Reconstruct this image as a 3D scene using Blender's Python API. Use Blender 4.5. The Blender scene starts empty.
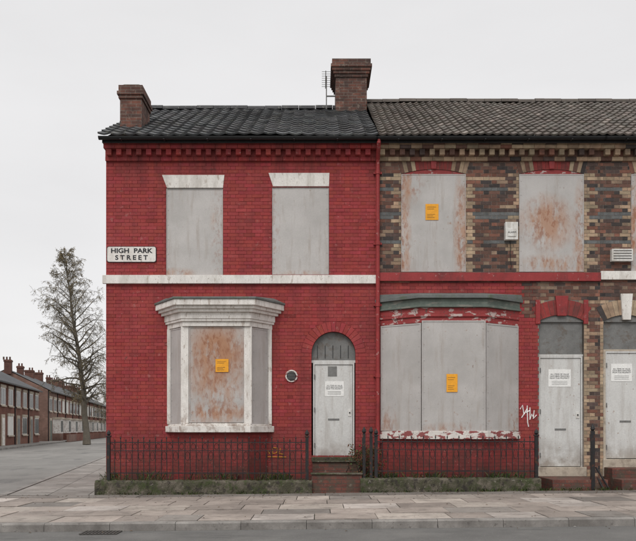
import bpy, math, random
from mathutils import Vector, Matrix
R=random.Random(7)
C=bpy.context
def link(o,parent=None):
    C.scene.collection.objects.link(o)
    if parent: o.parent=parent
    return o
def empty(name):
    e=bpy.data.objects.new(name,None); e.empty_display_size=.2
    return link(e)
S=47.0
def X(px): return (px-318)/S
def Z(py): return (490.5-py)/S
def gz(x): return 0.010*max(0,min(x+4.3,30))
# ---------------------------------------------------------------- materials
def mat(name,base,rough=.8,var=.25,scale=3,bump=.25,bscale=50,attr=False,metal=0,stains=(),brick=None,bdist=.004,stretch=(1,1,1),spec=.3):
    m=bpy.data.materials.new(name); m.use_nodes=True
    nt=m.node_tree; N=nt.nodes; L=nt.links
    b=N['Principled BSDF']; b.inputs['Roughness'].default_value=rough; b.inputs['Metallic'].default_value=metal
    b.inputs['Specular IOR Level'].default_value=spec
    tc=N.new('ShaderNodeTexCoord')
    def noise(sc,det=6,st=(1,1,1),off=0,ro=.6):
        mp=N.new('ShaderNodeMapping'); mp.inputs['Scale'].default_value=st; mp.inputs['Location'].default_value=(off,off*.7,off*1.3)
        L.new(tc.outputs['Object'],mp.inputs[0])
        n=N.new('ShaderNodeTexNoise'); n.inputs['Scale'].default_value=sc; n.inputs['Detail'].default_value=det; n.inputs['Roughness'].default_value=ro
        L.new(mp.outputs[0],n.inputs['Vector']); return n.outputs['Fac']
    def rng(s,a,b_,c,d):
        r=N.new('ShaderNodeMapRange'); r.inputs[1].default_value=a; r.inputs[2].default_value=b_; r.inputs[3].default_value=c; r.inputs[4].default_value=d
        L.new(s,r.inputs[0]); return r.outputs[0]
    def mul(a,b_):
        q=N.new('ShaderNodeMath'); q.operation='MULTIPLY'; L.new(a,q.inputs[0])
        if isinstance(b_,float): q.inputs[1].default_value=b_
        else: L.new(b_,q.inputs[1])
        return q.outputs[0]
    def mix(f,c1,c2,t='MIX'):
        x=N.new('ShaderNodeMixRGB'); x.blend_type=t
        for s,v in (('Fac',f),('Color1',c1),('Color2',c2)):
            if isinstance(v,(float,int)): x.inputs[s].default_value=v
            elif isinstance(v,tuple): x.inputs[s].default_value=(*v,1)
            else: L.new(v,x.inputs[s])
        return x.outputs[0]
    col=base
    hgt=None
    if brick:
        uv=N.new('ShaderNodeUVMap'); uv.uv_map='UVMap'
        bt=N.new('ShaderNodeTexBrick'); L.new(uv.outputs[0],bt.inputs['Vector'])
        bt.inputs['Scale'].default_value=1; bt.inputs['Brick Width'].default_value=brick.get('w',.235); bt.inputs['Row Height'].default_value=brick.get('h',.075)
        bt.inputs['Mortar Size'].default_value=brick.get('m',.006); bt.inputs['Mortar Smooth'].default_value=.2
        bt.inputs['Color1'].default_value=(*base,1); bt.inputs['Color2'].default_value=(*brick['c2'],1); bt.inputs['Mortar'].default_value=(*brick['mo'],1)
        col=bt.outputs['Color']; hgt=bt.outputs['Fac']
    if attr:
        a=N.new('ShaderNodeAttribute'); a.attribute_name='Col'
        col=mix(1.0,col,a.outputs['Color'],'MULTIPLY')
    n1=noise(scale,7,stretch)
    g=rng(n1,.25,.75,1-var,1+var)
    cc=N.new('ShaderNodeCombineColor')
    for i in range(3): L.new(g,cc.inputs[i])
    col=mix(1.0,col,cc.outputs[0],'MULTIPLY')
    n2=noise(bscale,4)
    g2=rng(n2,.2,.8,.86,1.14); c2=N.new('ShaderNodeCombineColor')
    for i in range(3): L.new(g2,c2.inputs[i])
    col=mix(1.0,col,c2.outputs[0],'MULTIPLY')
    for k,st in enumerate(stains):
        f=noise(st.get('s',2),st.get('d',8),st.get('st',(1,1,1)),off=3.1+k*5.7+st.get('off',0),ro=st.get('ro',.65))
        f=rng(f,st['t'],st['t']+st.get('w',.1),0,1)
        if 'z' in st: # z0 full -> z1 none
            sp=N.new('ShaderNodeSeparateXYZ'); L.new(tc.outputs['Object'],sp.inputs[0])
            f=mul(f,rng(sp.outputs['Z'],st['z'][0],st['z'][1],1,0))
        if 'spot' in st: # generated-space spot (cx,cz,rx,rz)
            cx,cz,rx,rz=st['spot']
            mp=N.new('ShaderNodeMapping'); mp.vector_type='POINT'
            mp.inputs['Location'].default_value=(-cx/rx,0,-cz/rz); mp.inputs['Scale'].default_value=(1/rx,0,1/rz)
            L.new(tc.outputs['Generated'],mp.inputs[0])
            vl=N.new('ShaderNodeVectorMath'); vl.operation='LENGTH'; L.new(mp.outputs[0],vl.inputs[0])
            f=mul(f,rng(vl.outputs['Value'],.35,1.0,1,0))
        f=mul(f,float(st.get('a',1.0)))
        col=mix(f,col,st['c'])
    if isinstance(col,tuple): b.inputs['Base Color'].default_value=(*col,1)
    else: L.new(col,b.inputs['Base Color'])
    bp=N.new('ShaderNodeBump'); bp.inputs['Strength'].default_value=bump; bp.inputs['Distance'].default_value=bdist
    L.new(n2,bp.inputs['Height']); last=bp.outputs[0]
    if hgt is not None:
        b2=N.new('ShaderNodeBump'); b2.invert=True; b2.inputs['Strength'].default_value=.8; b2.inputs['Distance'].default_value=.006
        L.new(hgt,b2.inputs['Height']); L.new(last,b2.inputs['Normal']); last=b2.outputs[0]
    L.new(last,b.inputs['Normal'])
    return m
RED=(.300,.042,.041)
redstains=[dict(s=.9,t=.48,w=.25,c=(.32,.070,.064),a=.5),dict(s=1.6,st=(1.5,1,.35),t=.47,w=.22,c=(.155,.030,.031),a=.65),
  dict(s=6,t=.62,w=.07,c=(.38,.19,.17),a=.45),dict(s=2.2,t=.30,w=.3,c=(.075,.034,.029),z=(.25,1.8),a=.85),dict(s=13,t=.65,w=.03,c=(.12,.055,.045),a=.8),
  dict(s=4,st=(1,1,2),t=.46,w=.15,c=(.085,.045,.033),z=(.25,.85),a=.85),dict(s=2.5,st=(2,1,.3),t=.45,w=.2,c=(.11,.03,.03),z=(7.0,6.2),a=.6),
  dict(s=20,t=.64,w=.03,c=(.42,.27,.24),a=.5)]
M={}
M['red']=mat('red_painted_brick',(1,1,1),.75,.15,5,.7,45,attr=True,stains=redstains)
M['redm']=mat('red_painted_mortar',(.215,.031,.031),.8,.18,5,.5,45,stains=redstains[:2])
M['redp']=mat('red_gloss_paint',(.28,.036,.037),.5,.18,4,.3,30,stains=[dict(s=9,t=.62,w=.04,c=(.46,.30,.28),a=.7),dict(s=5,st=(1,1,.4),t=.52,w=.15,c=(.12,.03,.03),a=.6)])
M['brick']=mat('bare_brick',(1,1,1),.9,.28,9,.7,60,attr=True,stains=[dict(s=2.2,t=.46,w=.25,c=(.06,.048,.043),a=.6),dict(s=8,t=.655,w=.05,c=(.36,.31,.26),a=.4)])
M['mortar']=mat('lime_mortar',(.24,.205,.175),.95,.35,6,.6,60,stains=[dict(s=2,t=.45,w=.2,c=(.10,.083,.075),a=.7)])
M['gable']=mat('red_gable_brick',(.31,.042,.041),.75,.16,4,.5,45,brick=dict(c2=(.275,.037,.036),mo=(.19,.028,.028)),stains=redstains)
M['chim']=mat('chimney_brick',(.19,.08,.058),.9,.35,5,.5,50,brick=dict(c2=(.085,.05,.042),mo=(.20,.17,.145),w=.225),stains=[dict(s=3,t=.42,w=.2,c=(.045,.035,.033),a=.6),dict(s=9,t=.58,w=.06,c=(.27,.22,.18),a=.5)])
M['white']=mat('white_masonry_paint',(.75,.722,.685),.6,.08,4,.3,40,stains=[dict(s=2.6,st=(2,2,.45),t=.46,w=.2,c=(.42,.385,.34),a=.55),dict(s=9,st=(1.5,1,.5),t=.58,w=.06,c=(.32,.25,.20),a=.6),dict(s=22,t=.64,w=.03,c=(.17,.12,.10),a=.75),dict(s=7,t=.5,w=.08,c=(.28,.20,.16),z=(1.4,1.9),a=.5)])
M['peel']=mat('peeling_white_paint',(.66,.62,.58),.6,.1,6,.4,30,stains=[dict(s=7,st=(.6,1,1.4),t=.50,w=.03,c=(.25,.05,.05),a=.95),dict(s=15,t=.62,w=.03,c=(.14,.11,.09),a=.9)])
M['peelred']=mat('peeling_red_paint',(.28,.042,.042),.6,.15,6,.4,30,stains=[dict(s=6,st=(.6,1,1.6),t=.55,w=.03,c=(.52,.44,.41),a=.85),dict(s=14,t=.60,w=.03,c=(.10,.07,.06),a=.9)])
M['lead']=mat('weathered_lead',(.13,.14,.135),.6,.25,4,.3,30,stains=[dict(s=4,t=.52,w=.15,c=(.09,.12,.07),a=.7)])
M['leadg']=mat('green_grey_timber',(.12,.145,.125),.7,.25,5,.3,30,stains=[dict(s=5,st=(.5,1,2),t=.55,w=.06,c=(.25,.23,.20),a=.6)])
M['slate']=mat('dark_roof_tile',(1,1,1),.75,.25,3,.5,40,attr=True,stains=[dict(s=3,t=.55,w=.12,c=(.14,.14,.125),a=.5),dict(s=12,t=.60,w=.04,c=(.24,.24,.20),a=.6)])
M['tile']=mat('brown_roof_tile',(1,1,1),.8,.25,3,.4,40,attr=True,stains=[dict(s=3,t=.56,w=.1,c=(.10,.09,.065),a=.6),dict(s=14,t=.65,w=.04,c=(.28,.26,.21),a=.6)])
M['black']=mat('black_gutter',(.018,.018,.019),.45,.3,5,.2,30)
M['iron']=mat('rusting_black_iron',(.022,.021,.022),.55,.3,8,.5,60,stains=[dict(s=11,t=.56,w=.08,c=(.10,.035,.018),a=.8)])
M['conc']=mat('mossy_concrete',(.145,.125,.10),.92,.35,4,1,40,stains=[dict(s=2.5,t=.40,w=.15,c=(.055,.055,.032),a=.85),dict(s=6,t=.50,w=.1,c=(.045,.06,.02),a=.75),dict(s=9,t=.53,w=.08,c=(.04,.034,.03),a=.85),dict(s=14,t=.62,w=.04,c=(.24,.22,.185),a=.7)],bdist=.018)
M['step']=mat('red_tile_step',(.16,.060,.045),.8,.3,5,.5,40,brick=dict(c2=(.12,.045,.036),mo=(.08,.065,.055)),stains=[dict(s=5,t=.46,w=.12,c=(.08,.07,.052),a=.75),dict(s=12,t=.6,w=.05,c=(.22,.19,.15),a=.5)])
M['stone']=mat('cream_stone',(.46,.40,.325),.85,.15,5,.4,50,stains=[dict(s=5,t=.5,w=.15,c=(.20,.16,.13),a=.6)])
M['soil']=mat('garden_soil',(.09,.075,.05),.95,.4,5,1,20,stains=[dict(s=4,t=.5,w=.1,c=(.06,.09,.03),a=.8)],bdist=.02)
M['door']=mat('steel_door_paint',(.59,.59,.575),.5,.06,3,.15,40,metal=.0,stains=[dict(s=3,st=(2.5,1,.4),t=.48,w=.2,c=(.38,.35,.32),a=.55),dict(s=12,t=.64,w=.04,c=(.25,.14,.09),a=.8),dict(s=3,t=.40,w=.2,c=(.24,.20,.165),z=(.6,1.2),a=.75)])
M['fan']=mat('dark_steel_sheet',(.17,.17,.165),.55,.25,5,.2,40,stains=[dict(s=5,t=.52,w=.1,c=(.11,.08,.06),a=.6)])
M['orange']=mat('orange_sticker',(.80,.36,.03),.6,.08,8,.1,30)
M['paper']=mat('paper_notice',(.80,.80,.78),.7,.03,8,.1,30)
M['ink']=mat('black_ink',(.03,.03,.035),.7,.1,8,.1,30)
M['plast']=mat('pale_plastic',(.68,.67,.64),.45,.06,8,.1,30,stains=[dict(s=5,st=(2,2,.5),t=.5,w=.1,c=(.38,.35,.30),a=.5)])
M['chalk']=mat('graffiti_paint',(.85,.83,.81),.7,.1,8,.1,30)
M['ygraf']=mat('yellow_graffiti',(.55,.26,.03),.7,.1,8,.1,30)
def screen_mat(name,spots=(),lvl=.66):
    st=[dict(s=1.2,t=.42,w=.3,c=(.345,.33,.315),a=.7),dict(s=3,st=(3,3,.35),t=.53,w=.16,c=(.31,.26,.22),a=.5),
        dict(s=5,t=lvl-.03,w=.07,c=(.30,.17,.10),a=.65),dict(s=18,st=(1,1,.6),t=.66,w=.03,c=(.20,.12,.08),a=.7)]
    for sp in spots:
        st.append(dict(s=sp.get('s',4),st=sp.get('st',(1.4,1.4,.55)),t=sp.get('t',.44)-.03,w=.18,c=sp.get('c',(.40,.21,.12)),spot=sp['p'],a=sp.get('a',.85),off=sp.get('o',0)))
        st.append(dict(s=9,st=(1.6,1.6,.8),t=.50,w=.1,c=(.26,.10,.05),spot=sp['p'],a=sp.get('a',.85)*.8,off=sp.get('o',0)+2))
    return mat(name,(.475,.455,.44),.5,.07,2.5,.2,70,metal=.15,stains=st,spec=.4)
# ---------------------------------------------------------------- mesh builder
class MB:
    def __init__(s): s.v=[];s.f=[];s.m=[];s.c=[];s.mats=[]
    def mi(s,k):
        if k not in s.mats: s.mats.append(k)
        return s.mats.index(k)
    def add(s,vs,fs,k,col=(1,1,1)):
        o=len(s.v); s.v+=[tuple(p) for p in vs]; s.c+=[col]*len(vs); i=s.mi(k)
        for f in fs: s.f.append([o+a for a in f]); s.m.append(i)
    def box(s,x0,x1,y0,y1,z0,z1,k,col=(1,1,1)):
        s.add([(x0,y0,z0),(x1,y0,z0),(x1,y1,z0),(x0,y1,z0),(x0,y0,z1),(x1,y0,z1),(x1,y1,z1),(x0,y1,z1)],
          [(0,1,5,4),(1,2,6,5),(2,3,7,6),(3,0,4,7),(4,5,6,7),(3,2,1,0)],k,col)
    def prism(s,poly,z0,z1,k,poly2=None,col=(1,1,1)):
        n=len(poly); p2=poly2 or poly
        s.add([(x,y,z0) for x,y in poly]+[(x,y,z1) for x,y in p2],
          [(i,(i+1)%n,n+(i+1)%n,n+i) for i in range(n)]+[tuple(range(n,2*n)),tuple(reversed(range(n)))],k,col)
    def xz(s,poly,y0,y1,k,col=(1,1,1)):
        n=len(poly)
        s.add([(x,y0,z) for x,z in poly]+[(x,y1,z) for x,z in poly],
          [(i,n+i,n+(i+1)%n,(i+1)%n) for i in range(n)]+[tuple(range(n)),tuple(reversed(range(n,2*n)))],k,col)
    def tube(s,pts,rad,k,n=6,col=(1,1,1),cap=True):
        pts=[Vector(p) for p in pts]; vs=[];
        if not isinstance(rad,(list,tuple)): rad=[rad]*len(pts)
        for i,p in enumerate(pts):
            d=(pts[min(i+1,len(pts)-1)]-pts[max(i-1,0)])
            if d.length<1e-6: d=Vector((0,0,1))
            d.normalize()
            a=d.cross(Vector((0,0,1)) if abs(d.z)<.9 else Vector((1,0,0))).normalized(); b=d.cross(a)
            for j in range(n):
                t=2*math.pi*j/n; vs.append(p+(a*math.cos(t)+b*math.sin(t))*rad[i])
        fs=[(i*n+j,i*n+(j+1)%n,(i+1)*n+(j+1)%n,(i+1)*n+j) for i in range(len(pts)-1) for j in range(n)]
        if cap: fs+=[tuple(reversed(range(n))),tuple(range((len(pts)-1)*n,len(pts)*n))]
        s.add(vs,fs,k,col)
    def build(s,name,parent=None,mtx=None,smooth=False,bevel=0,recalc=True):
        me=bpy.data.meshes.new(name)
        v=[tuple(mtx@Vector(p)) for p in s.v] if mtx else s.v
        me.from_pydata(v,[],s.f); me.update()
        for k in s.mats: me.materials.append(M[k] if isinstance(k,str) else k)
        me.polygons.foreach_set('material_index',s.m)
        if recalc:
            import bmesh
            bm=bmesh.new(); bm.from_mesh(me); bmesh.ops.recalc_face_normals(bm,faces=bm.faces); bm.to_mesh(me); bm.free()
        ca=me.color_attributes.new('Col','FLOAT_COLOR','POINT')
        fl=[]; 
        for c in s.c: fl+=[c[0],c[1],c[2],1]
        ca.data.foreach_set('color',fl)
        if smooth: me.polygons.foreach_set('use_smooth',[True]*len(me.polygons))
        uvs(me)
        o=link(bpy.data.objects.new(name,me),parent)
        if bevel:
            b=o.modifiers.new('b','BEVEL'); b.width=bevel; b.segments=2; b.limit_method='ANGLE'
        return o
def uvs(me):
    ul=me.uv_layers.new(name='UVMap') if not me.uv_layers else me.uv_layers[0]
    ul.name='UVMap'; d=[0.0]*(2*len(me.loops)); vv=me.vertices
    for p in me.polygons:
        n=p.normal
        if abs(n.z)>.7: t=None
        else:
            l=math.hypot(n.x,n.y) or 1; t=(-n.y/l,n.x/l)
        for li in p.loop_indices:
            c=vv[me.loops[li].vertex_index].co
            if t is None: d[2*li]=c.x; d[2*li+1]=c.y
            else: d[2*li]=c.x*t[0]+c.y*t[1]; d[2*li+1]=c.z
    ul.data.foreach_set('uv',d)
def polywall(name,outer,holes,y0,y1,m,parent):
    cu=bpy.data.curves.new(name,'CURVE'); cu.dimensions='2D'; cu.fill_mode='BOTH'; cu.extrude=(y1-y0)/2
    for pl in [outer]+holes:
        sp=cu.splines.new('POLY'); sp.points.add(len(pl)-1); sp.use_cyclic_u=True
        for i,(x,z) in enumerate(pl): sp.points[i].co=(x,z,0,1)
    o=bpy.data.objects.new('tmp',cu); link(o)
    dg=C.evaluated_depsgraph_get(); me=bpy.data.meshes.new_from_object(o.evaluated_get(dg))
    bpy.data.objects.remove(o)
    me.transform(Matrix.Translation((0,(y0+y1)/2,0))@Matrix.Rotation(math.pi/2,4,'X'))
    me.materials.clear(); me.materials.append(M[m]); me.update(); uvs(me); me.name=name
    return link(bpy.data.objects.new(name,me),parent)
# ---------------------------------------------------------------- openings / brickwork
class Rect:
    def __init__(s,x0,x1,z0,z1): s.x0,s.x1,s.z0,s.z1=x0,x1,z0,z1
    def iv(s,z): return (s.x0,s.x1) if s.z0<z<s.z1 else None
    def hole(s): return [(s.x0,s.z0),(s.x1,s.z0),(s.x1,s.z1),(s.x0,s.z1)]
class Arch:  # rect opening with (segmental/semi) arch and ring of voussoirs thickness t
    def __init__(s,x0,x1,z0,zs,rise,t,n,colf,k):
        s.x0,s.x1,s.z0,s.zs,s.t,s.n,s.colf,s.k=x0,x1,z0,zs,t,n,colf,k
        w=x1-x0; s.c=(x0+x1)/2; s.R=w*w/8/rise+rise/2; s.cz=zs+rise-s.R; s.ha=math.asin(min(1,w/2/s.R)); s.rise=rise
    def iv(s,z):
        if z<s.z0: return None
        if z<s.zs: return (s.x0,s.x1)
        q=z-s.cz; ro=s.R+s.t
        if q>=ro: return None
        h=math.sqrt(ro*ro-q*q)
        if s.ha<1.5: h=min(h,q*math.tan(s.ha))
        return (s.c-h,s.c+h)
    def hole(s):
        p=[(s.x0,s.z0),(s.x1,s.z0)]
        for i in range(17):
            a=s.ha-2*s.ha*i/16; p.append((s.c+s.R*math.sin(a),s.cz+s.R*math.cos(a)))
        return p
    def ring(s,mb,y):
        for i in range(s.n):
            a0=-s.ha+2*s.ha*(i+.04)/s.n; a1=-s.ha+2*s.ha*(i+.96)/s.n
            j=R.uniform(-.002,.002)
            pl=[(s.c+r*math.sin(a),s.cz+r*math.cos(a)) for r,a in ((s.R+.002,a0),(s.R+s.t-.008,a0),(s.R+s.t-.008,a1),(s.R+.002,a1))]
            mb.xz(pl,y-.004+j,y+.02,s.k,s.colf(i))
def brickwall(mb,x0,x1,z0,z1,y,ops,cf):
    H=.075; r0=int(math.floor(z0/H)); r=r0
    while r*H<z1-.01:
        a=max(r*H+.004,z0+.002); b=min((r+1)*H-.004,z1-.002); zm=(a+b)/2
        if b-a>.015:
            iv=sorted([i for i in (o.iv(zm) for o in ops) if i])
            x=-12+(.17 if r%2 else 0); st=True
            while x<x1:
                w=.2325 if st else .115; st=not st
                L0,L1=x+.004,x+w-.004; x+=w
                segs=[(max(L0,x0+.002),min(L1,x1-.002))]
                for (p,q) in iv:
                    ns=[]
                    for (u,v) in segs:
                        if q<=u or p>=v: ns.append((u,v))
                        else:
                            if p-u>.02: ns.append((u,p-.002))
                            if v-q>.02: ns.append((q+.002,v))
                    segs=ns
                for (u,v) in segs:
                    if v-u<.018: continue
                    k,c=cf((u+v)/2,zm,r,st)
                    j=R.uniform(-.0028,.0028); t=R.uniform(-.002,.002); za=R.uniform(-.0015,.0015); zb=R.uniform(-.0015,.0015); zc=R.uniform(-.0015,.0015)
                    mb.add([(u,y+j,a+za),(v,y+j+t,a+zb),(v,y+j+t,b+zc),(u,y+j,b+za),(u,y+.02,a+za),(v,y+.02,a+zb),(v,y+.02,b+zc),(u,y+.02,b+za)],
                      [(0,1,2,3),(0,4,5,1),(1,5,6,2),(2,6,7,3),(3,7,4,0)],k,c)
        r+=1
def redc(*a):
    f=R.gauss(1,.065)
    if R.random()<.015: f*=.75
    return ('red',(RED[0]*f,RED[1]*f*R.uniform(.9,1.2),RED[2]*f*R.uniform(.9,1.2)))
def dark():
    p=R.random()
    if p<.42: c=(.145,.078,.060)
    elif p<.62: c=(.092,.064,.057)
    elif p<.82: c=(.20,.092,.066)
    elif p<.91: c=(.055,.047,.046)
    else: c=(.27,.19,.135)
    f=R.uniform(.75,1.2); return tuple(q*f for q in c)
def buff():
    f=R.uniform(.68,1.15); g=R.uniform(.9,1.05); return (.40*f,.30*f*g,.205*f*g)
def blue():
    f=R.uniform(.8,1.2); return (.13*f,.135*f,.135*f)
# ---------------------------------------------------------------- houses
def roof(mb,x0,x1,ya,za,yb,zb,k,per,amp,course,basec,twotone=False):
    Ls=math.hypot(yb-ya,zb-za); n=int(round(Ls/course)); dy=(yb-ya)/n; dz=(zb-za)/n
    nx=int(round((x1-x0)/per)); w=(x1-x0)/nx
    sub=4; ny=-(zb-za)/Ls; nzz=(yb-ya)/Ls
    for i in range(n):
        for j in range(nx):
            f=R.uniform(.75,1.25); g=R.uniform(.95,1.06); 
            if R.random()<.06: f*=1.5
            c=(basec[0]*f,basec[1]*f*g,basec[2]*f*g)
            vs=[]; jit=R.uniform(0,.008)
            for s_ in range(sub+1):
                u=s_/sub; x=x0+(j+u)*w
                h=amp*(0.5+0.5*math.cos(2*math.pi*u))**1.5
                sag=-.012*math.sin((x-x0)/(x1-x0)*math.pi*3)-.01*math.sin(x*1.9+i*.7)
                for (t,hh) in ((-.10,.034+jit),(1.0,.006)):
                    yy=ya+dy*(i+t); zz=za+dz*(i+t)
                    vs.append((x,yy+ny*(h+hh),zz+nzz*(h+hh)+sag))
                # lip
                yy=ya+dy*(i-.10); zz=za+dz*(i-.10)
                vs.append((x,yy+ny*(h+.0),zz+nzz*(h+.0)+sag))
            fs=[]
            for s_ in range(sub):
                a=s_*3; fs+=[(a,a+3,a+4,a+1),(a+2,a+5,a+3,a)]
            mb.add(vs,fs,k,c)
def ridge(mb,x0,x1,y,z,k,c,r=.12):
    x=x0
    while x<x1-.05:
        e=min(x+.44,x1); f=R.uniform(.8,1.2); cc=tuple(q*f for q in c); jz=R.uniform(-.012,.012)
        vs=[]
        for xx in (x,e):
            for i in range(7):
                a=math.pi*i/6; vs.append((xx,y+r*math.cos(a),z+jz-.04+r*math.sin(a)))
        fs=[(i,i+1,8+i,7+i) for i in range(6)]+[tuple(range(7)),tuple(reversed(range(7,14)))]
        mb.add(vs,fs,k,cc); x+=.45
def screen(parent,x0,x1,z0,z1,y,spots=(),lvl=.66,name='steel_window_screen',seam=()):
    m=screen_mat('galvanised_'+name,spots,lvl); mb=MB()
    mb.box(x0+.004,x1-.004,y,y+.03,z0+.004,z1-.004,m)
    t=.022
    for (a,b,c,d) in ((x0+.004,x0+t,z0+.004,z1-.004),(x1-t,x1-.004,z0+.004,z1-.004),(x0+t,x1-t,z0+.004,z0+t),(x0+t,x1-t,z1-t,z1-.004)):
        mb.box(a,b,y-.008,y-.0005,c,d,m)
    for s_ in seam: mb.box(x0+t,x1-t,y-.004,y-.0005,s_-.012,s_+.012,m)
    n=int((z1-z0)/.28)
    for i in range(n):
        zz=z0+(i+.5)*(z1-z0)/n
        for xx in (x0+.045,x1-.045):
            mb.tube([(xx,y,zz),(xx,y-.008,zz)],.008,m,6)
    return mb.build(name,parent)
def sticker(parent,px0,px1,py0,py1,y):
    d=16+y; s=752/d
    x0,x1=(px0-318)/s,(px1-318)/s; z1,z0=1.33+(428-py0)/s,1.33+(428-py1)/s
    mb=MB(); mb.box(x0,x1,y-.003,y,z0,z1,'orange')
    h=z1-z0; w=x1-x0
    for (f,g) in ((.80,.9),(.68,.7),(.34,.8),(.24,.6),(.14,.75)): mb.box(x0+w*.12,x0+w*.12+w*.76*g,y-.005,y-.0035,z0+h*f,z0+h*f+.006,'ink')
    return mb.build('orange_sticker',parent)
def text(parent,s_,x,y,z,size,m,name='lettering',ax=1,ext=.001,bold=0):
    cu=bpy.data.curves.new(name,'FONT'); cu.body=s_; cu.size=size; cu.align_x='CENTER'; cu.align_y='CENTER'; cu.extrude=ext; cu.offset=bold
    cu.materials.append(M[m]); o=bpy.data.objects.new(name,cu); o.location=(x,y,z); o.rotation_euler=(math.pi/2,0,0); o.scale=(ax,1,1)
    return link(o,parent)
def notice(parent,x0,x1,z0,z1,y):
    mb=MB(); mb.box(x0,x1,y-.004,y,z0,z1,'paper'); mb.build('paper_notice',parent)
    w=x1-x0; h=z1-z0; cx=(x0+x1)/2
    text(parent,"ALL ITEMS OF VALUE\nHAVE BEEN REMOVED\nFROM THIS PROPERTY",cx,y-.0055,z0+h*.60,w*.088,'ink')
    mb=MB()
    for i in range(3): mb.box(x0+w*.15,x1-w*.15,y-.0055,y-.0045,z0+h*(.12+.09*i),z0+h*(.12+.09*i)+.006,'ink')
    mb.build('notice_small_print',parent)
def steeldoor(parent,x0,x1,z0,z1,y):
    mb=MB(); w=.035
    mb.box(x0,x0+w,y-.02,y+.05,z0,z1,'door'); mb.box(x1-w,x1,y-.02,y+.05,z0,z1,'door'); mb.box(x0+w,x1-w,y-.02,y+.05,z1-w,z1,'door')
    mb.box(x0+w+.008,x1-w-.008,y,y+.04,z0+.012,z1-w-.008,'door')
    for zz in (z0+.25,z0+(z1-z0)*.5,z1-.3):
        mb.tube([(x0+w,y-.022,zz-.05),(x0+w,y-.022,zz+.05)],.012,'fan',8)
    zc=z0+(z1-z0)*.47
    mb.box(x1-w-.10,x1-w-.03,y-.012,y-.001,zc-.07,zc+.07,'plast')
    mb.tube([(x1-w-.065,y-.012,zc),(x1-w-.065,y-.03,zc)],.016,'black',10)
    mb.box((x0+x1)/2-.12,(x0+x1)/2+.12,y-.006,y-.001,z0+.78,z0+.82,'fan')
    for i in range(7):
        zz=z0+.12+i*(z1-z0-.3)/6
        for xx in (x0+w+.04,x1-w-.04):
            if abs(zz-zc)>.12: mb.tube([(xx,y,zz),(xx,y-.006,zz)],.007,'door',6)
    return mb.build('steel_security_door',parent)
def plan(c,a,b,p,o):
    return [(c-b-o,-.0),(c-a-o*.55,-p-o),(c+a+o*.55,-p-o),(c+b+o,-.0)]
def bay_panel(parent,p,q,z0,z1,spots=(),lvl=.66,inset=.0,name='steel_bay_screen'):
    m=screen_mat('galvanised_'+name,spots,lvl); P=Vector((*p,0)); Q=Vector((*q,0)); d=(Q-P); L_=d.length; d.normalize(); n=Vector((d.y,-d.x,0))
    mb=MB(); e=inset
    mb.box(e,L_-e,-.012,.02,z0,z1,m); t=.025
    for (a,b,c_,dd) in ((e,e+t,z0,z1),(L_-e-t,L_-e,z0,z1),(e+t,L_-e-t,z0,z0+t),(e+t,L_-e-t,z1-t,z1)):
        mb.box(a,b,-.022,-.0125,c_,dd,m)
    k=int((z1-z0)/.3)
    for i in range(k):
        zz=z0+(i+.5)*(z1-z0)/k
        for xx in (e+.05,L_-e-.05): mb.tube([(xx,-.012,zz),(xx,-.021,zz)],.009,m,6)
    ang=math.atan2(d.y,d.x)
    o=mb.build(name,parent)
    o.matrix_world=Matrix.Translation((p[0],p[1],0))@Matrix.Rotation(ang,4,'Z'); return o
def chimney(parent,x0,x1,y0,y1,z0,z1,cor=3,cs=.03):
    mb=MB(); top=.075*cor+.20
    mb.box(x0,x1,y0,y1,z0,z1-top,'chim'); z=z1-top
    for i in range(cor):
        o=cs*(i+1); mb.box(x0-o,x1+o,y0-o,y1+o,z,z+.075,'chim'); z+=.075
    o=cs*cor-cs
    mb.box(x0-o,x1+o,y0-o,y1+o,z,z1-.06,'chim')
    mb.prism([(x0,y0),(x1,y0),(x1,y1),(x0,y1)],z1-.06,z1,'conc',[(x0+.08,y0+.08),(x1-.08,y0+.08),(x1-.08,y1-.08),(x0+.08,y1-.08)])
    return mb.build('chimney_stack',parent)
YR=4.0; ZE=7.42
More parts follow.
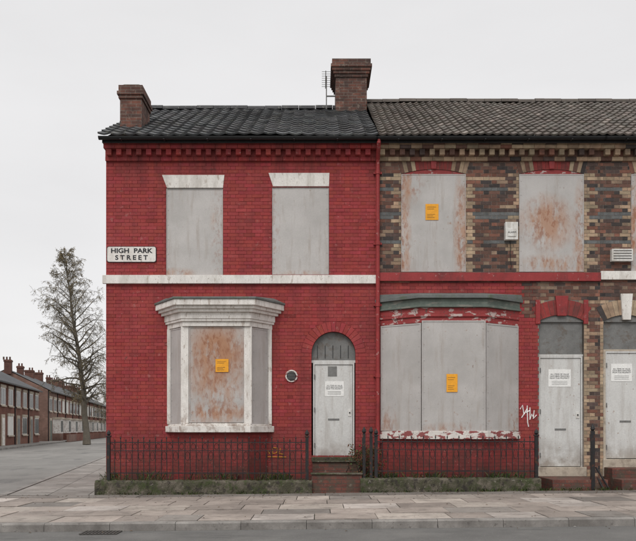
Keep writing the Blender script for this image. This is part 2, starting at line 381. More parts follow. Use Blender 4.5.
def shell(parent,x0,x1,zr,k,per,amp,course,bc,leftg,rightg):
    mb=MB(); roof(mb,x0-(.06 if leftg else 0),x1,-.36,ZE,YR,zr,k,per,amp,course,bc)
    mb.add([(x0,YR,zr),(x1,YR,zr),(x1,8.3,ZE),(x0,8.3,ZE)],[(0,1,2,3)],k,bc)
    ridge(mb,x0-(.05 if leftg else 0),x1,YR,zr+.03,k,(bc[0]*.9,bc[1]*.9,bc[2]*.9))
    mb.build('tiled_roof',parent,recalc=False)
    mb=MB()
    m='gable'
    mb.add([(x0+.001,.02,0),(x0+.001,8,0),(x0+.001,8,ZE-.02),(x0+.001,YR,zr-.1),(x0+.001,.02,ZE+.12)],[(0,1,2,3,4)],m)
    mb.add([(x1-.001,.02,0),(x1-.001,8,0),(x1-.001,8,ZE-.02),(x1-.001,YR,zr-.1),(x1-.001,.02,ZE+.12)],[(0,1,2,3,4)],m)
    mb.add([(x0,8,0),(x1,8,0),(x1,8,ZE),(x0,8,ZE)],[(0,1,2,3)],m)
    mb.build('side_and_back_walls',parent)
    mb=MB(); vs=[]; yg,zg,r=-.36,ZE-.035,.062
    for xx in (x0-.05,x1):
        for i in range(9):
            a=math.pi+math.pi*i/8; vs.append((xx,yg+r*math.cos(a),zg+r*math.sin(a)))
        for i in range(9):
            a=2*math.pi-math.pi*i/8; vs.append((xx,yg+(r-.008)*math.cos(a),zg+(r-.008)*math.sin(a)))
    mb.add(vs,[(i,(i+1)%18,18+(i+1)%18,18+i) for i in range(18)]+[tuple(range(18)),tuple(reversed(range(18,36)))],'black')
    mb.box(x0,x1,-.29,-.26,ZE-.13,ZE-.01,'black')
    mb.box(x0,x1,-.26,.02,ZE-.05,ZE-.03,'black')
    xx=x0+.4
    while xx<x1: mb.box(xx,xx+.03,-.43,-.29,ZE-.105,ZE-.09,'black'); xx+=.9
    mb.build('gutter',parent)
def cornice(mb,x0,x1,colors,k):
    cA,cB,cC=colors
    def run(z0,z1,proj,cf,step=.235):
        x=x0
        while x<x1-.01:
            e=min(x+step-.006,x1); j=R.uniform(-.002,.002)
            mb.box(x,e,-proj+j,.02,z0,z1,k,cf()); x+=step
    run(7.29,7.37,.235,cA); run(7.215,7.285,.20,cA)
    x=x0+.05
    while x<x1-.11:
        mb.box(x,x+.105,-.165,.02,7.09,7.21,k,cB()); x+=.21
    mb.box(x0,x1,-.05,.018,7.085,7.213,k,cC())
    run(7.0,7.08,.055,cA)
# ===== left house
H1=empty('brick_house')
x0,x1=X(106),X(376.6)
d1=Arch(X(311.5),X(355.5),Z(457),Z(353),.455,.22,19,lambda i:redc()[1],'red')
w1=Rect(X(166),X(223),Z(275.5),Z(188)); w2=Rect(X(272),X(329),Z(274.5),Z(186.5))
bc,ba,bb,bp_=-2.09,.65,1.06,.5
bayr=Rect(bc-bb+.1,bc+bb-.1,1.4,3.4)
polywall('wall_front',[(x0,.0),(x1,.0),(x1,7.36),(x0,7.36)],[d1.hole(),w1.hole(),w2.hole()],.006,.26,'redm',H1)
mb=MB(); brickwall(mb,x0,x1,.12,7.0,0,[d1,w1,w2,bayr],redc); d1.ring(mb,0)
cornice(mb,x0,x1,(lambda:redc()[1],)*3,'red'); mb.build('painted_brickwork',H1,recalc=False)
shell(H1,x0,x1,9.79,'slate',.27,.028,.33,(.068,.068,.071),True,False)
mb=MB()
mb.box(x0-.06,x1-.02,-.07,.0,Z(284),Z(275.5)-.002,'white')
mb.xz([(X(167),Z(188)),(X(223),Z(188)),(X(224.5),Z(175)),(X(162),Z(175))],-.012,.02,'white')
mb.xz([(X(273),Z(186.5)),(X(329),Z(186.5)),(X(329.5),Z(173)),(X(268.5),Z(173))],-.012,.02,'white')
mb.build('lintels_and_string_course',H1,bevel=.006)
screen(H1,X(166),X(223),Z(275.5),Z(188),.025,[dict(p=(.2,.02,.4,.08),t=.48,a=.55),dict(p=(.9,.5,.15,.8),t=.54,a=.4,o=4)],lvl=.70)
screen(H1,X(272),X(329),Z(274.5),Z(186.5),.025,[dict(p=(.5,.01,.5,.05),t=.50,o=2,a=.5),dict(p=(.05,.5,.12,.8),t=.54,a=.4,o=7)],lvl=.70)
def bay(parent,c,a,b,p,zs0,zs1,zt,cap,style,spots,w=.085,base=.12):
    P=plan(c,a,b,p,0)
    mb=MB()
    mb.prism([(q[0],q[1]) for q in plan(c,a,b,p,-.03)],base,zs0,'gable')
    if style=='white':
        mb.prism(plan(c,a,b,p,.10),zs0,zs1,'white'); mb.prism(plan(c,a,b,p,.05),zs1,zs1+.04,'white')
        zz=zs1+.04
    else:
        mb.prism(plan(c,a,b,p,.07),zs0,zs1,'peel'); zz=zs1
    mb.prism(plan(c,a,b,p,-.08),zz,zt,'fan')
    mm='white' if style=='white' else 'redp'
    if style=='white':
        for sx in (-1,1):
            x=c+sx*a; mb.prism([(x-w,-p-.02),(x+w*.9,-p-.02),(x+w*.9,-p+.1),(x-w,-p+.1)] ,zz,zt,mm)
            xx=c+sx*(b+.0); mb.prism([(xx-.05,-.07),(xx+.05,-.07),(xx+.05,-.002),(xx-.05,-.002)],zz,zt,mm)
        mb.prism([(c-a+w,-p-.012),(c+a-w,-p-.012),(c+a-w,-p+.08),(c-a+w,-p+.08)],zz,zz+.03,mm)
    z=zt
    for (h,o,k) in cap:
        mb.prism(plan(c,a,b,p,o),z,z+h,k); z+=h
    mb.prism(plan(c,a,b,p,cap[-1][1]-.02),z,z+.10,'lead',[(c-b-.1,-.0),(c-a,-p*.45),(c+a,-p*.45),(c+b+.1,-.0)])
    mb.build('bay_window_frame',parent,bevel=.008)
    if style=='white':
        bay_panel(parent,(P[0][0]+.0,-.03),(P[1][0]-.02,P[1][1]+.0),zz,zt-.01,inset=.07)
        bay_panel(parent,(c-a+w,-p),(c+a-w,-p),zz+.035,zt-.01,spots=spots,inset=.0)
        bay_panel(parent,(P[2][0]+.02,P[2][1]+.0),(P[3][0],-.03),zz,zt-.01,inset=.07)
    else:
        bay_panel(parent,(P[0][0],-.04),(P[1][0]-.01,P[1][1]-.02),zz,zt-.01,spots=[dict(p=(.2,.06,.3,.2),t=.5,a=.5)])
        bay_panel(parent,(P[1][0],P[1][1]-.03),(P[2][0],P[2][1]-.03),zz-.02,zt+.04,spots=spots)
        bay_panel(parent,(P[2][0]+.01,P[2][1]-.02),(P[3][0],-.04),zz,zt-.01,spots=[dict(p=(.9,.06,.3,.2),t=.5,a=.5)])
bay(H1,bc,ba,bb,bp_,1.24,1.37,3.42,[(.10,.06,'white'),(.05,.10,'white'),(.13,.12,'white'),(.06,.19,'white'),(.06,.25,'white'),(.12,.31,'white'),(.045,.335,'lead')],'white',
    [dict(p=(.5,.74,.66,.42),t=.32,a=.95,s=3),dict(p=(.5,.1,.8,.14),t=.47,o=3),dict(p=(.5,.45,.65,.5),t=.44,a=.7,o=9)])
sticker(H1,215.5,228.5,359,372,-.525)
mb=MB(); c=(d1.x0+d1.x1)/2
hl=[(d1.x0+.003,Z(361)),(d1.x1-.003,Z(361))]+[(c+(d1.R-.003)*math.sin(a),d1.cz+(d1.R-.003)*math.cos(a)) for a in [math.pi/2-math.pi*i/20 for i in range(0,21)]]
mb.xz(hl,.10,.13,'fan')
for i in range(5): mb.box(d1.x0+.12+i*.165,d1.x0+.132+i*.165,.092,.0995,Z(358),Z(345),'black')
mb.box(d1.x0,d1.x1,.07,.14,Z(362.5),Z(360),'door')
mb.build('fanlight_sheet',H1)
steeldoor(H1,X(313),X(354.5),Z(457),Z(362.5),.09)
notice(H1,X(325),X(344),Z(396),Z(381),.088)
mb=MB(); mb.box(X(328),X(337),.083,.088,Z(376),Z(366),'fan'); mb.build('door_warning_label',H1)
mb=MB(); mb.box(X(311.5),X(355.5),-.04,.2,Z(461),Z(457)-.002,'conc'); 
mb.box(X(312.5),X(358.5),-.48,-.002,.1,Z(461)-.003,'step'); mb.box(X(312),X(359),-1.02,-.484,-.05,.40,'step'); 
mb.box(X(311),X(360),-1.05,-.75,.40,.43,'conc'); mb.box(X(312),X(359),-.52,-.35,Z(461)-.002,Z(461)+.022,'conc')
mb.build('doorsteps',H1,bevel=.01)
mb=MB(); cx,cz=X(291.5),Z(376)
mb.tube([(cx,.0,cz),(cx,-.03,cz)],.13,'peel',24); mb.tube([(cx,-.031,cz),(cx,-.04,cz)],.10,'black',24)
for i in range(-2,3): mb.box(cx-.08,cx+.08,-.05,-.041,cz+i*.032-.006,cz+i*.032+.006,'fan')
mb.build('round_wall_vent',H1)
chimney(H1,-4.41,-3.93,.75,1.55,7.6,9.02,2,.028)
# ===== right house
H2=empty('brick_house'); 
x0,x1=X(377),X(600)
def mkarch(n,seq):
    def f(i):
        u=abs(i-(n-1)/2)/((n-1)/2)
        return (.25*R.uniform(.8,1.1),.045,.042) if (u<.60 and seq=='r') or seq=='R' else (buff() if (i%2 or u<.62) else dark())
    return f
aw1=Arch(X(401),X(466),Z(272),Z(174),.10,.34,17,mkarch(17,'r'),'brick')
aw2=Arch(X(519),X(584),Z(272),Z(174),.10,.34,17,mkarch(17,'r'),'brick')
ad2=Arch(X(539),X(584),.3,Z(321),.13,.33,11,mkarch(11,'R'),'brick')
def jamb(x,r,xl,xr):
    wide=(r//2)%2==0; w=.22 if wide else .10
    return (xl-w<x<xl) or (xr<x<xr+w)
def polyc(wins,door=None):
    def f(x,z,r,st):
        if z<Z(282) and x<X(538) and (x<X(523) or z<Z(318)): return redc()
        c=None
        if c is None:
            for (y0_,y1_,k) in ((149,156,'b'),(168,171,'b'),(176,180,'b'),(186,191,'g'),(212,218,'g'),(241,245,'g'),(288,291,'b'),(300,303,'b')):
                if Z(y1_)<z<Z(y0_): c=buff() if k=='b' else blue()
        for (a,b) in wins:
            if z>Z(272) and z<Z(172) and jamb(x,r,a,b) and R.random()<.9: c=buff()
        if door and z<Z(320):
            for (a,b) in door:
                if jamb(x,r,a,b): c=buff()
        if c is None: c=dark()
        if R.random()<.08: c=dark()
        return ('brick',c)
    return f
polywall('wall_front_upper',[(x0,Z(282)),(x1,Z(282)),(x1,7.36),(x0,7.36)],[aw1.hole(),aw2.hole()],.006,.26,'mortar',H2)
polywall('wall_front_lower',[(x0,0),(X(536),0),(X(536),Z(282)-.001),(x0,Z(282)-.001)],[],.006,.26,'redm',H2)
polywall('wall_front_door_bay',[(X(536)+.001,0),(x1,0),(x1,Z(282)-.001),(X(536)+.001,Z(282)-.001)],[ad2.hole()],.006,.26,'mortar',H2)
mb=MB(); c2,a2,b2,p2=2.79,.655,1.45,.5
brickwall(mb,x0,x1,.12,7.0,0,[aw1,aw2,ad2,Rect(c2-b2+.15,c2+b2-.15,1.3,3.5)],polyc([(X(401),X(466)),(X(519),X(584))],[(X(539)-3,X(584))]))
for q in (aw1,aw2,ad2): q.ring(mb,0)
cornice(mb,x0,x1,(lambda:(dark() if R.random()<.3 else buff()),lambda:(dark() if R.random()<.5 else buff()),dark),'brick')
mb.build('polychrome_brickwork',H2,recalc=False)
shell(H2,x0,x1,9.97,'tile',.17,.03,.30,(.115,.098,.086),False,False)
mb=MB(); mb.box(x0+.01,x1-.002,-.06,.0,Z(281.5),Z(273),'redp')
for q in (aw1,aw2): mb.xz([(q.x0,q.zs-.02)]+[(q.x1,q.zs-.02)]+[(q.c+(q.R-.001)*math.sin(a),q.cz+(q.R-.001)*math.cos(a)) for a in [q.ha-2*q.ha*i/12 for i in range(13)]],.012,.05,'peelred')
mb.xz([(ad2.x0,ad2.zs-.02)]+[(ad2.x1,ad2.zs-.02)]+[(ad2.c+(ad2.R-.001)*math.sin(a),ad2.cz+(ad2.R-.001)*math.cos(a)) for a in [ad2.ha-2*ad2.ha*i/12 for i in range(13)]],.03,.07,'fan')
mb.box(X(535.5),X(540),-.03,.02,Z(324),Z(300),'redp'); mb.box(X(583.5),X(588),-.03,.02,Z(324),Z(300),'redp')
mb.xz([(X(557),Z(316)),(X(566),Z(316)),(X(568),Z(296)),(X(555),Z(296))],-.04,.02,'redp')
for q in (aw1,aw2):
    mb.xz([(q.c-.05,q.zs+.10),(q.c+.05,q.zs+.10),(q.c+.07,q.zs+.43),(q.c-.07,q.zs+.43)],-.03,.01,'redp')
mb.build('string_course_and_keystones',H2,bevel=.005)
screen(H2,X(401),X(466),Z(272),Z(174),.0,[dict(p=(.1,.9,.3,.25),t=.47,a=.7),dict(p=(.93,.4,.14,.8),t=.44,o=3,a=.75),dict(p=(.05,.3,.12,.8),t=.46,o=6,a=.75)])
screen(H2,X(519),X(584),Z(272),Z(174),.0,[dict(p=(.42,.50,.5,.34),t=.41,s=3,a=.8),dict(p=(.93,.3,.12,.7),t=.45,o=3,a=.7),dict(p=(.5,.08,.6,.12),t=.46,o=1,a=.7)])
sticker(H2,425.5,438.5,204,220,-.008)
bay(H2,c2,a2,b2,p2,1.10,1.27,3.50,[(.12,.02,'peelred'),(.06,.05,'peelred'),(.13,.03,'peelred'),(.05,.09,'leadg'),(.13,.06,'leadg'),(.07,.13,'lead')],'red',
    [dict(p=(.5,.02,.6,.08),t=.50,a=.5)],base=.12)
sticker(H2,446.5,457.5,374,392,-.555)
steeldoor(H2,X(539.5),X(583.5),Z(467),Z(356),.08)
notice(H2,X(549.5),X(572),Z(386.5),Z(369),.078)
mb=MB(); mb.box(X(539.5),X(583.5),.075,.11,Z(354),Z(321.5),'fan'); mb.box(X(539),X(584),.06,.12,Z(356)+.002,Z(354)-.002,'door')
mb.build('fanlight_sheet',H2)
mb=MB(); mb.box(X(537.5),X(586),-.05,.2,.3,Z(467)-.003,'stone'); mb.box(X(538),X(590),-1.0,-.052,.0,.30,'step'); mb.build('doorsteps',H2,bevel=.01)
mb=MB(); mb.box(X(504),X(516.5),-.13,-.003,Z(241),Z(223.5),'plast'); mb.box(X(506),X(514.5),-.145,-.131,Z(238),Z(230),'plast'); mb.build('alarm_box',H2,bevel=.02)
text(H2,"ALARM",X(510.3),-.147,Z(234),.055,'ink')
mb=MB(); xp=X(377.5)
mb.tube([(xp,-.36,7.36),(xp,-.36,7.28),(xp,-.10,7.02),(xp,-.085,6.9),(xp,-.085,.15)],.042,'redp',12)
for zz in (6.7,5.2,3.9,2.4,1.0): mb.tube([(xp,-.085,zz),(xp,-.085,zz+.08)],.054,'redp',12); mb.box(xp-.09,xp+.09,-.05,-.01,zz+.02,zz+.06,'redp')
mb.build('drainpipe',H2,smooth=False)
# satellite-style cables clipped to the brickwork
mb=MB()
pts=[(X(510),-.02,Z(241))]
for i in range(9): pts.append((X(510)+R.uniform(-.012,.012)+i*.002,-.016,Z(241)-i*.075))
mb.tube(pts,.007,'black',5); mb.build('alarm_cable',H2)
chimney(H2,-.0+.46,1.27,3.55,4.55,9.0,10.95,4,.032)
mb=MB(); xa,ya=.22,3.7
mb.tube([(xa,ya,9.6),(xa,ya,10.55)],.016,'fan',6); mb.tube([(xa-.02,ya-.5,10.45),(xa-.02,ya+.5,10.45)],.01,'fan',5)
for i in range(8): mb.tube([(xa-.12,ya-.45+i*.12,10.45),(xa+.12,ya-.45+i*.12,10.45)],.006,'fan',4)
mb.box(xa,xa+.26,ya-.03,ya+.0,10.0,10.03,'fan')
mb.build('television_aerial',H2)
mb=MB()
gx,gzz=X(528.5),Z(414)
for st in ([(-.18,.10),(-.13,.19),(-.1,.0),(-.15,-.08),(-.08,.02),(-.03,.12)],[(-.03,.18),(-.02,-.18),(0,-.27)],[(-.06,.03),(.04,.08)],[(.03,.14),(.03,-.12),(.07,.0),(.09,-.06),(.12,.08),(.1,-.1),(.17,-.02)]):
    mb.tube([(gx+a*1.0,-.007,gzz+b) for a,b in st],.011,'chalk',4)
mb.build('graffiti',H2)
mb=MB()
gx,gzz=X(272),.78
for st in ([(-.25,.0),(-.2,.12),(-.15,.0),(-.1,.1),(-.05,.0)],[(0,.12),(.02,0),(.1,.02),(.12,.12),(.03,.13)],[(.18,.12),(.16,.0),(.24,-.01)],[(-.3,-.06),(.3,-.07)]):
    mb.tube([(gx+a,-.006,gzz+b) for a,b in st],.009,'ygraf',4)
mb.build('yellow_graffiti',H1)
# ===== third house
H3=empty('brick_house')
x0,x1=X(600)+.002,X(835)
aw3=Arch(X(631),X(696),Z(272),Z(174),.10,.34,17,mkarch(17,'x'),'brick'); aw4=Arch(X(745),X(810),Z(272),Z(174),.10,.34,17,mkarch(17,'x'),'brick')
ad3=Arch(X(603.5),X(648),.3,Z(321),.13,.33,11,mkarch(11,'x'),'brick')
polywall('wall_front',[(x0,0),(x1,0),(x1,7.36),(x0,7.36)],[aw3.hole(),aw4.hole(),ad3.hole()],.006,.26,'mortar',H3)
pc3=polyc([(X(631),X(696)),(X(745),X(810))],[(X(603.5),X(648))])
mb=MB(); brickwall(mb,x0,x1,.12,7.0,0,[aw3,aw4,ad3,Rect(X(672),X(800),1.3,3.5)],pc3)
for q in (aw3,aw4,ad3): q.ring(mb,0)
cornice(mb,x0,x1,(lambda:(dark() if R.random()<.3 else buff()),lambda:(dark() if R.random()<.5 else buff()),dark),'brick')
mb.build('polychrome_brickwork',H3,recalc=False)
shell(H3,x0,x1,9.97,'tile',.17,.03,.30,(.115,.098,.086),False,True)
mb=MB(); mb.box(x0+.002,x1,-.06,.0,Z(280),Z(271.5),'white')
mb.xz([(X(622),Z(320)),(X(630),Z(320)),(X(632),Z(294)),(X(620),Z(294))],-.05,.01,'white')
mb.xz([(ad3.x0,ad3.zs-.02)]+[(ad3.x1,ad3.zs-.02)]+[(ad3.c+(ad3.R-.001)*math.sin(a),ad3.cz+(ad3.R-.001)*math.cos(a)) for a in [ad3.ha-2*ad3.ha*i/12 for i in range(13)]],.03,.07,'fan')
for q in (aw3,aw4): mb.xz([(q.x0,q.zs-.02)]+[(q.x1,q.zs-.02)]+[(q.c+(q.R-.001)*math.sin(a),q.cz+(q.R-.001)*math.cos(a)) for a in [q.ha-2*q.ha*i/12 for i in range(13)]],.012,.05,'stone')
mb.box(X(603.5)+.001,X(606),.02,.2,.5,Z(350),'stone')
mb.build('string_course_and_keystones',H3,bevel=.005)
screen(H3,X(631),X(696),Z(272),Z(174),.0,[dict(p=(.05,.3,.12,.8),t=.46,o=6)])
screen(H3,X(745),X(810),Z(272),Z(174),.0)
bay(H3,X(736),.655,1.40,.5,1.10,1.27,3.50,[(.12,.02,'peel'),(.06,.05,'peel'),(.13,.03,'peel'),(.05,.09,'leadg'),(.13,.06,'leadg'),(.07,.13,'lead')],'red',[])
steeldoor(H3,X(606),X(647.5),Z(459),Z(351),.08); notice(H3,X(612.5),X(633.5),Z(381),Z(363.5),.078)
mb=MB(); mb.box(X(604),X(647.5),.075,.11,Z(349),Z(321.5),'fan'); mb.box(X(604),X(648),.06,.12,Z(351)+.002,Z(349)-.002,'stone'); mb.build('fanlight_sheet',H3)
mb=MB(); mb.box(X(602.5),X(649),-.05,.2,.3,Z(459)-.003,'stone'); mb.box(X(603),X(652),-.5,-.052,.0,.5,'step'); mb.box(X(603),X(652),-1.0,-.503,.0,.30,'step'); mb.build('doorsteps',H3,bevel=.01)
mb=MB(); mb.box(X(610),X(631),-.11,-.003,Z(262),Z(250),'plast'); 
for i in range(4): mb.box(X(611.5),X(629.5),-.118,-.111,Z(260)+i*.055,Z(260)+i*.055+.02,'fan')
mb.build('boiler_vent',H3,bevel=.01)
# ===== street name sign
SG=empty('street_name_sign')
mb=MB(); sx0,sx1,sz0,sz1=X(107),X(156.5),Z(262.5),Z(246.5); r=.05
def rr(x0,x1,z0,z1,r):
    p=[]
    for cx,cz,a0 in ((x1-r,z0+r,-90),(x1-r,z1-r,0),(x0+r,z1-r,90),(x0+r,z0+r,180)):
        for i in range(5): a=math.radians(a0+22.5*i); p.append((cx+r*math.cos(a),cz+r*math.sin(a)))
    return p
mb.xz(rr(sx0,sx1,sz0,sz1,r),-.022,-.003,'ink'); mb.xz(rr(sx0+.012,sx1-.012,sz0+.012,sz1-.012,r-.01),-.025,-.0225,'white')
mb.build('sign_plate',SG)
text(SG,"HIGH  PARK",(sx0+sx1)/2,-.027,sz1-.10,.135,'ink',ax=1.2,bold=.004)
text(SG,"S T R E E T",(sx0+sx1)/2,-.027,sz0+.095,.135,'ink',ax=1.1,bold=.004)
# ---------------------------------------------------------------- fences
def fence(name,x0,x1,y,z0,z1,sp=.115,rings=True,endposts=(1,1)):
    E=empty(name); mb=MB()
    def rail(z,h=.02,d=.012):
        mb.box(x0,x1,y-d,y+d,z,z+h,'iron')
    rail(z0+.10); rail(z1-.14); rail(z1-.30,.014,.008)
    n=int((x1-x0)/sp)
    for i in range(n+1):
        x=x0+(x1-x0)*i/n; t=R.uniform(-.010,.010); top=z1-(.0 if i%2==0 else .05)
        mb.tube([(x,y,z0-.02),(x+t,y+t*.5,top-.05)],.0085,'iron',5)
        mb.tube([(x+t,y,top-.06),(x+t,y,top-.045),(x+t,y,top)],[.008,.016,.001],'iron',6)
        if i<n and i%2==0:
            cx=x+(x1-x0)/n/2; 
            mb.tube([(cx+.045*math.cos(a),y,z1-.21+.06*math.sin(a)) for a in [2*math.pi*j/12 for j in range(13)]],.005,'iron',4,cap=False)
        if i<n and i%2==1:
            cx=x+(x1-x0)/n/2
            mb.tube([(cx+.045*math.cos(a),y,z0+.45+.09*math.sin(a)) for a in [2*math.pi*j/12 for j in range(13)]],.005,'iron',4,cap=False)
    mb.build('railings',E)
    mb=MB()
    for f,x in zip(endposts,(x0,x1)):
        if f:
            mb.box(x-.032,x+.032,y-.032,y+.032,z0-.03,z1-.02,'iron'); mb.box(x-.045,x+.045,y-.045,y+.045,z1-.02,z1+.01,'iron')
            mb.tube([(x,y,z1+.01),(x,y,z1+.04),(x,y,z1+.08),(x,y,z1+.13)],[.02,.045,.035,.003],'iron',8)
    mb.build('posts',E,bevel=.004); return E
yf=-.98
f1=fence('iron_fence',-4.18,-.22,yf,.32,1.17)
f2=fence('iron_fence',1.16,4.36,yf,.36,1.19)
G=empty('iron_gate'); mb=MB()
for xg in (.92,1.06):
    mb.box(xg-.028,xg+.028,yf-.03,yf+.03,.1,1.22,'iron'); mb.tube([(xg,yf,1.22),(xg,yf,1.26),(xg,yf,1.3),(xg,yf,1.36)],[.02,.045,.035,.003],'iron',8)
for i in range(7):
    yy=yf+.06+i*.11; mb.tube([(.93,yy,.45),(.93,yy,1.12)],.009,'iron',5)
mb.box(.92,.94,yf,yf+.75,.48,.50,'iron'); mb.box(.92,.94,yf,yf+.75,1.0,1.02,'iron')
mb.build('gate_leaf',G)
G2=empty('iron_gate'); mb=MB()
xg=(596-318)/50.
mb.box(xg-.11,xg-.04,yf-.035,yf+.035,.1,1.27,'iron'); mb.tube([(xg-.075,yf,1.27),(xg-.075,yf,1.31),(xg-.075,yf,1.35),(xg-.075,yf,1.42)],[.025,.05,.04,.003],'iron',8)
for i in range(6):
    mb.tube([(xg-.05+i*.035,yf+.02+i*.08,.15),(xg-.06+i*.018,yf+.02+i*.08,1.15)],.012,'iron',5)
mb.tube([(xg-.05,yf,.98),(xg+.05,yf+.42,.98)],.013,'iron',5); mb.tube([(xg-.05,yf,.4),(xg+.11,yf+.42,.4)],.013,'iron',5)
mb.tube([(xg-.02,yf-.02,.55),(xg+.24,yf-.1,.08)],.020,'iron',6); mb.tube([(xg+.02,yf-.0,.35),(xg+.12,yf-.12,.08)],.018,'iron',6)
mb.build('gate_leaf',G2)
def plinth(x0,x1,zt):
    # weathered rendered kerb wall: displaced grid so edges are uneven
    mb=MB(); T=random.Random(int(x0*100)); n=int((x1-x0)/.035); prof=[(-1.125,-.08),(-1.125,.03),(-1.12,.11),(-1.12,.19),(-1.115,zt-.04),(-1.095,zt-.006),(-1.03,zt),(-.93,zt),(-.87,zt-.01),(-.86,-.08)]
    cols=[];w=0
    for i in range(n+1):
        x=x0+(x1-x0)*i/n; row=[]
        w=w*.85+T.gauss(0,.0035)
        crack=.02 if T.random()<.03 else 0
        for (yy,zz) in prof:
            row.append((x,yy+T.gauss(0,.004)+crack,zz+(w+T.gauss(0,.004)-crack*.6 if zz>.1 else 0)))
        cols.append(row)
    vs=[p for r_ in cols for p in r_]; m=len(prof)
    fs=[(i*m+j,(i+1)*m+j,(i+1)*m+j+1,i*m+j+1) for i in range(n) for j in range(m-1)]+[tuple(range(m)),tuple(reversed(range(n*m,n*m+m)))]
    mb.add(vs,fs,'conc'); return mb.build('concrete_fence_plinth')
plinth(-4.42,-.12,.29); plinth(.84,4.42,.335)
mb=MB(); mb.box(-4.5,-.12,-.858,.0,-.05,.22,'soil'); mb.box(.84,4.42,-.858,.0,-.05,.25,'soil'); mb.build('garden_soil')
# ---------------------------------------------------------------- foliage / weeds
M['leaf']=mat('weed_leaf',(1,1,1),.7,.2,20,.1,30,attr=True)
def leaves(mb,c,rad,n,size,cols):
    for i in range(n):
        while True:
            p=Vector((R.uniform(-1,1),R.uniform(-1,1),R.uniform(-1,1)))
            if p.length<1: break
        q=Vector((c[0]+p.x*rad[0],c[1]+p.y*rad[1],max(c[2]+p.z*rad[2],.02)))
        a=Vector((R.gauss(0,1),R.gauss(0,1),R.gauss(0,1))).normalized(); b=a.cross(Vector((R.gauss(0,1),R.gauss(0,1),R.gauss(0,1)))).normalized()
        s_=size*R.uniform(.5,1.3); col=R.choice(cols); f=R.uniform(.7,1.3); col=tuple(k*f for k in col)
        mb.add([q-a*s_,q+b*s_*.45,q+a*s_,q-b*s_*.45],[(0,1,2,3)],'leaf',col)
def grass(mb,c,n,h,spread,cols):
    for i in range(n):
        x=c[0]+R.gauss(0,spread); y=c[1]+R.gauss(0,spread*.5); z=c[2]; l=R.gauss(0,.35); hh=h*R.uniform(.4,1.1); w=.006
        col=R.choice(cols)
        mb.add([(x-w,y,z),(x+w,y,z),(x+l*hh*.5,y+R.uniform(-.05,.05),z+hh*.7),(x+l*hh,y-.02,z+hh)],[(0,1,2),(1,3,2)],'leaf',col)
GC=[(.05,.085,.025),(.08,.11,.03),(.10,.09,.04),(.04,.06,.02)]
mb=MB()
for i in range(80):
    x=R.choice([R.uniform(-4.4,-.2),R.uniform(.9,4.3)]); grass(mb,(x,R.uniform(-.85,-.1),.24),14,.20,.06,GC)
    if R.random()<.45: leaves(mb,(x,-.85+R.uniform(0,.5),.31),(.13,.1,.08),28,.02,GC+[(.12,.07,.04)])
for i in range(70):
    x=R.choice([R.uniform(-4.4,-.2),R.uniform(.9,4.3),R.uniform(4.4,7)]); grass(mb,(x,-1.14,gz(x)),9,.07,.05,GC)
for i in range(90): # moss cushions on the plinth top
    x=R.choice([R.uniform(-4.4,-.2),R.uniform(.9,4.35)]); leaves(mb,(x,-1.08+R.uniform(0,.18),.295 if x<0 else .34),(.06,.03,.015),14,.012,[(.05,.075,.02),(.07,.09,.03),(.04,.05,.02)])
mb.build('garden_weeds')
mb=MB()
for i in range(380):
    x=R.uniform(-6,7); y=-1.16-abs(R.gauss(0,.5)) if R.random()<.7 else R.uniform(-6.2,-1.2)
    if y<-5.4: y=-5.62-R.random()*.25; zz=gz(x)-.105
    else: zz=gz(x)+.008
    a=R.uniform(0,6.28); s_=R.uniform(.012,.028); col=R.choice([(.14,.08,.04),(.09,.055,.03),(.20,.13,.06),(.45,.43,.40) if R.random()<.15 else (.07,.05,.03)])
    ca,sa=math.cos(a)*s_,math.sin(a)*s_
    mb.add([(x-ca,y-sa,zz),(x+sa*.5,y-ca*.5,zz+.006),(x+ca,y+sa,zz),(x-sa*.5,y+ca*.5,zz+.008)],[(0,1,2,3)],'leaf',col)
mb.build('leaf_litter')
mb=MB()
for i in range(34):
    x=R.gauss(.95,.18); y=R.uniform(-.75,-.25); pts=[(x,y,.25)]
    for k in range(5): pts.append((pts[-1][0]+R.gauss(0,.05),pts[-1][1]+R.gauss(0,.03),pts[-1][2]+.13*R.uniform(.6,1.2)))
    mb.tube(pts,[.006,.005,.005,.004,.003,.002],'iron',3)
    for q in (1,3,5): leaves(mb,pts[q],(.09,.06,.12),16,.028,[(.14,.06,.03),(.10,.09,.03),(.05,.08,.025)])
mb.build('buddleia_shrub')
# ---------------------------------------------------------------- ground
M['asph']=mat('asphalt',(.13,.127,.122),.9,.16,1.2,.8,90,stains=[dict(s=.9,t=.5,w=.15,c=(.18,.175,.165),a=.6),dict(s=40,t=.60,w=.06,c=(.26,.25,.235),a=.6),dict(s=2,st=(.3,1,1),t=.56,w=.1,c=(.075,.075,.072),a=.5)],bdist=.01)
M['asph2']=mat('worn_side_asphalt',(.19,.183,.172),.9,.18,.6,.8,40,stains=[dict(s=.4,st=(1,.3,1),t=.50,w=.1,c=(.25,.24,.225),a=.7),dict(s=1.2,st=(1,.3,1),t=.55,w=.08,c=(.10,.10,.097),a=.6),dict(s=25,t=.6,w=.05,c=(.30,.29,.27),a=.5)],bdist=.01)
M['slab']=mat('paving_slab',(1,1,1),.85,.2,2,.7,60,attr=True,stains=[dict(s=1.1,t=.44,w=.22,c=(.15,.128,.112),a=.55),dict(s=3.5,t=.54,w=.1,c=(.11,.094,.083),a=.5),dict(s=12,t=.61,w=.05,c=(.09,.08,.07),a=.7),dict(s=26,t=.65,w=.03,c=(.40,.37,.34),a=.7)],bdist=.006)
M['joint']=mat('slab_joint',(.055,.05,.042),.95,.3,5,.6,60,stains=[dict(s=4,t=.52,w=.1,c=(.05,.065,.028),a=.8)])
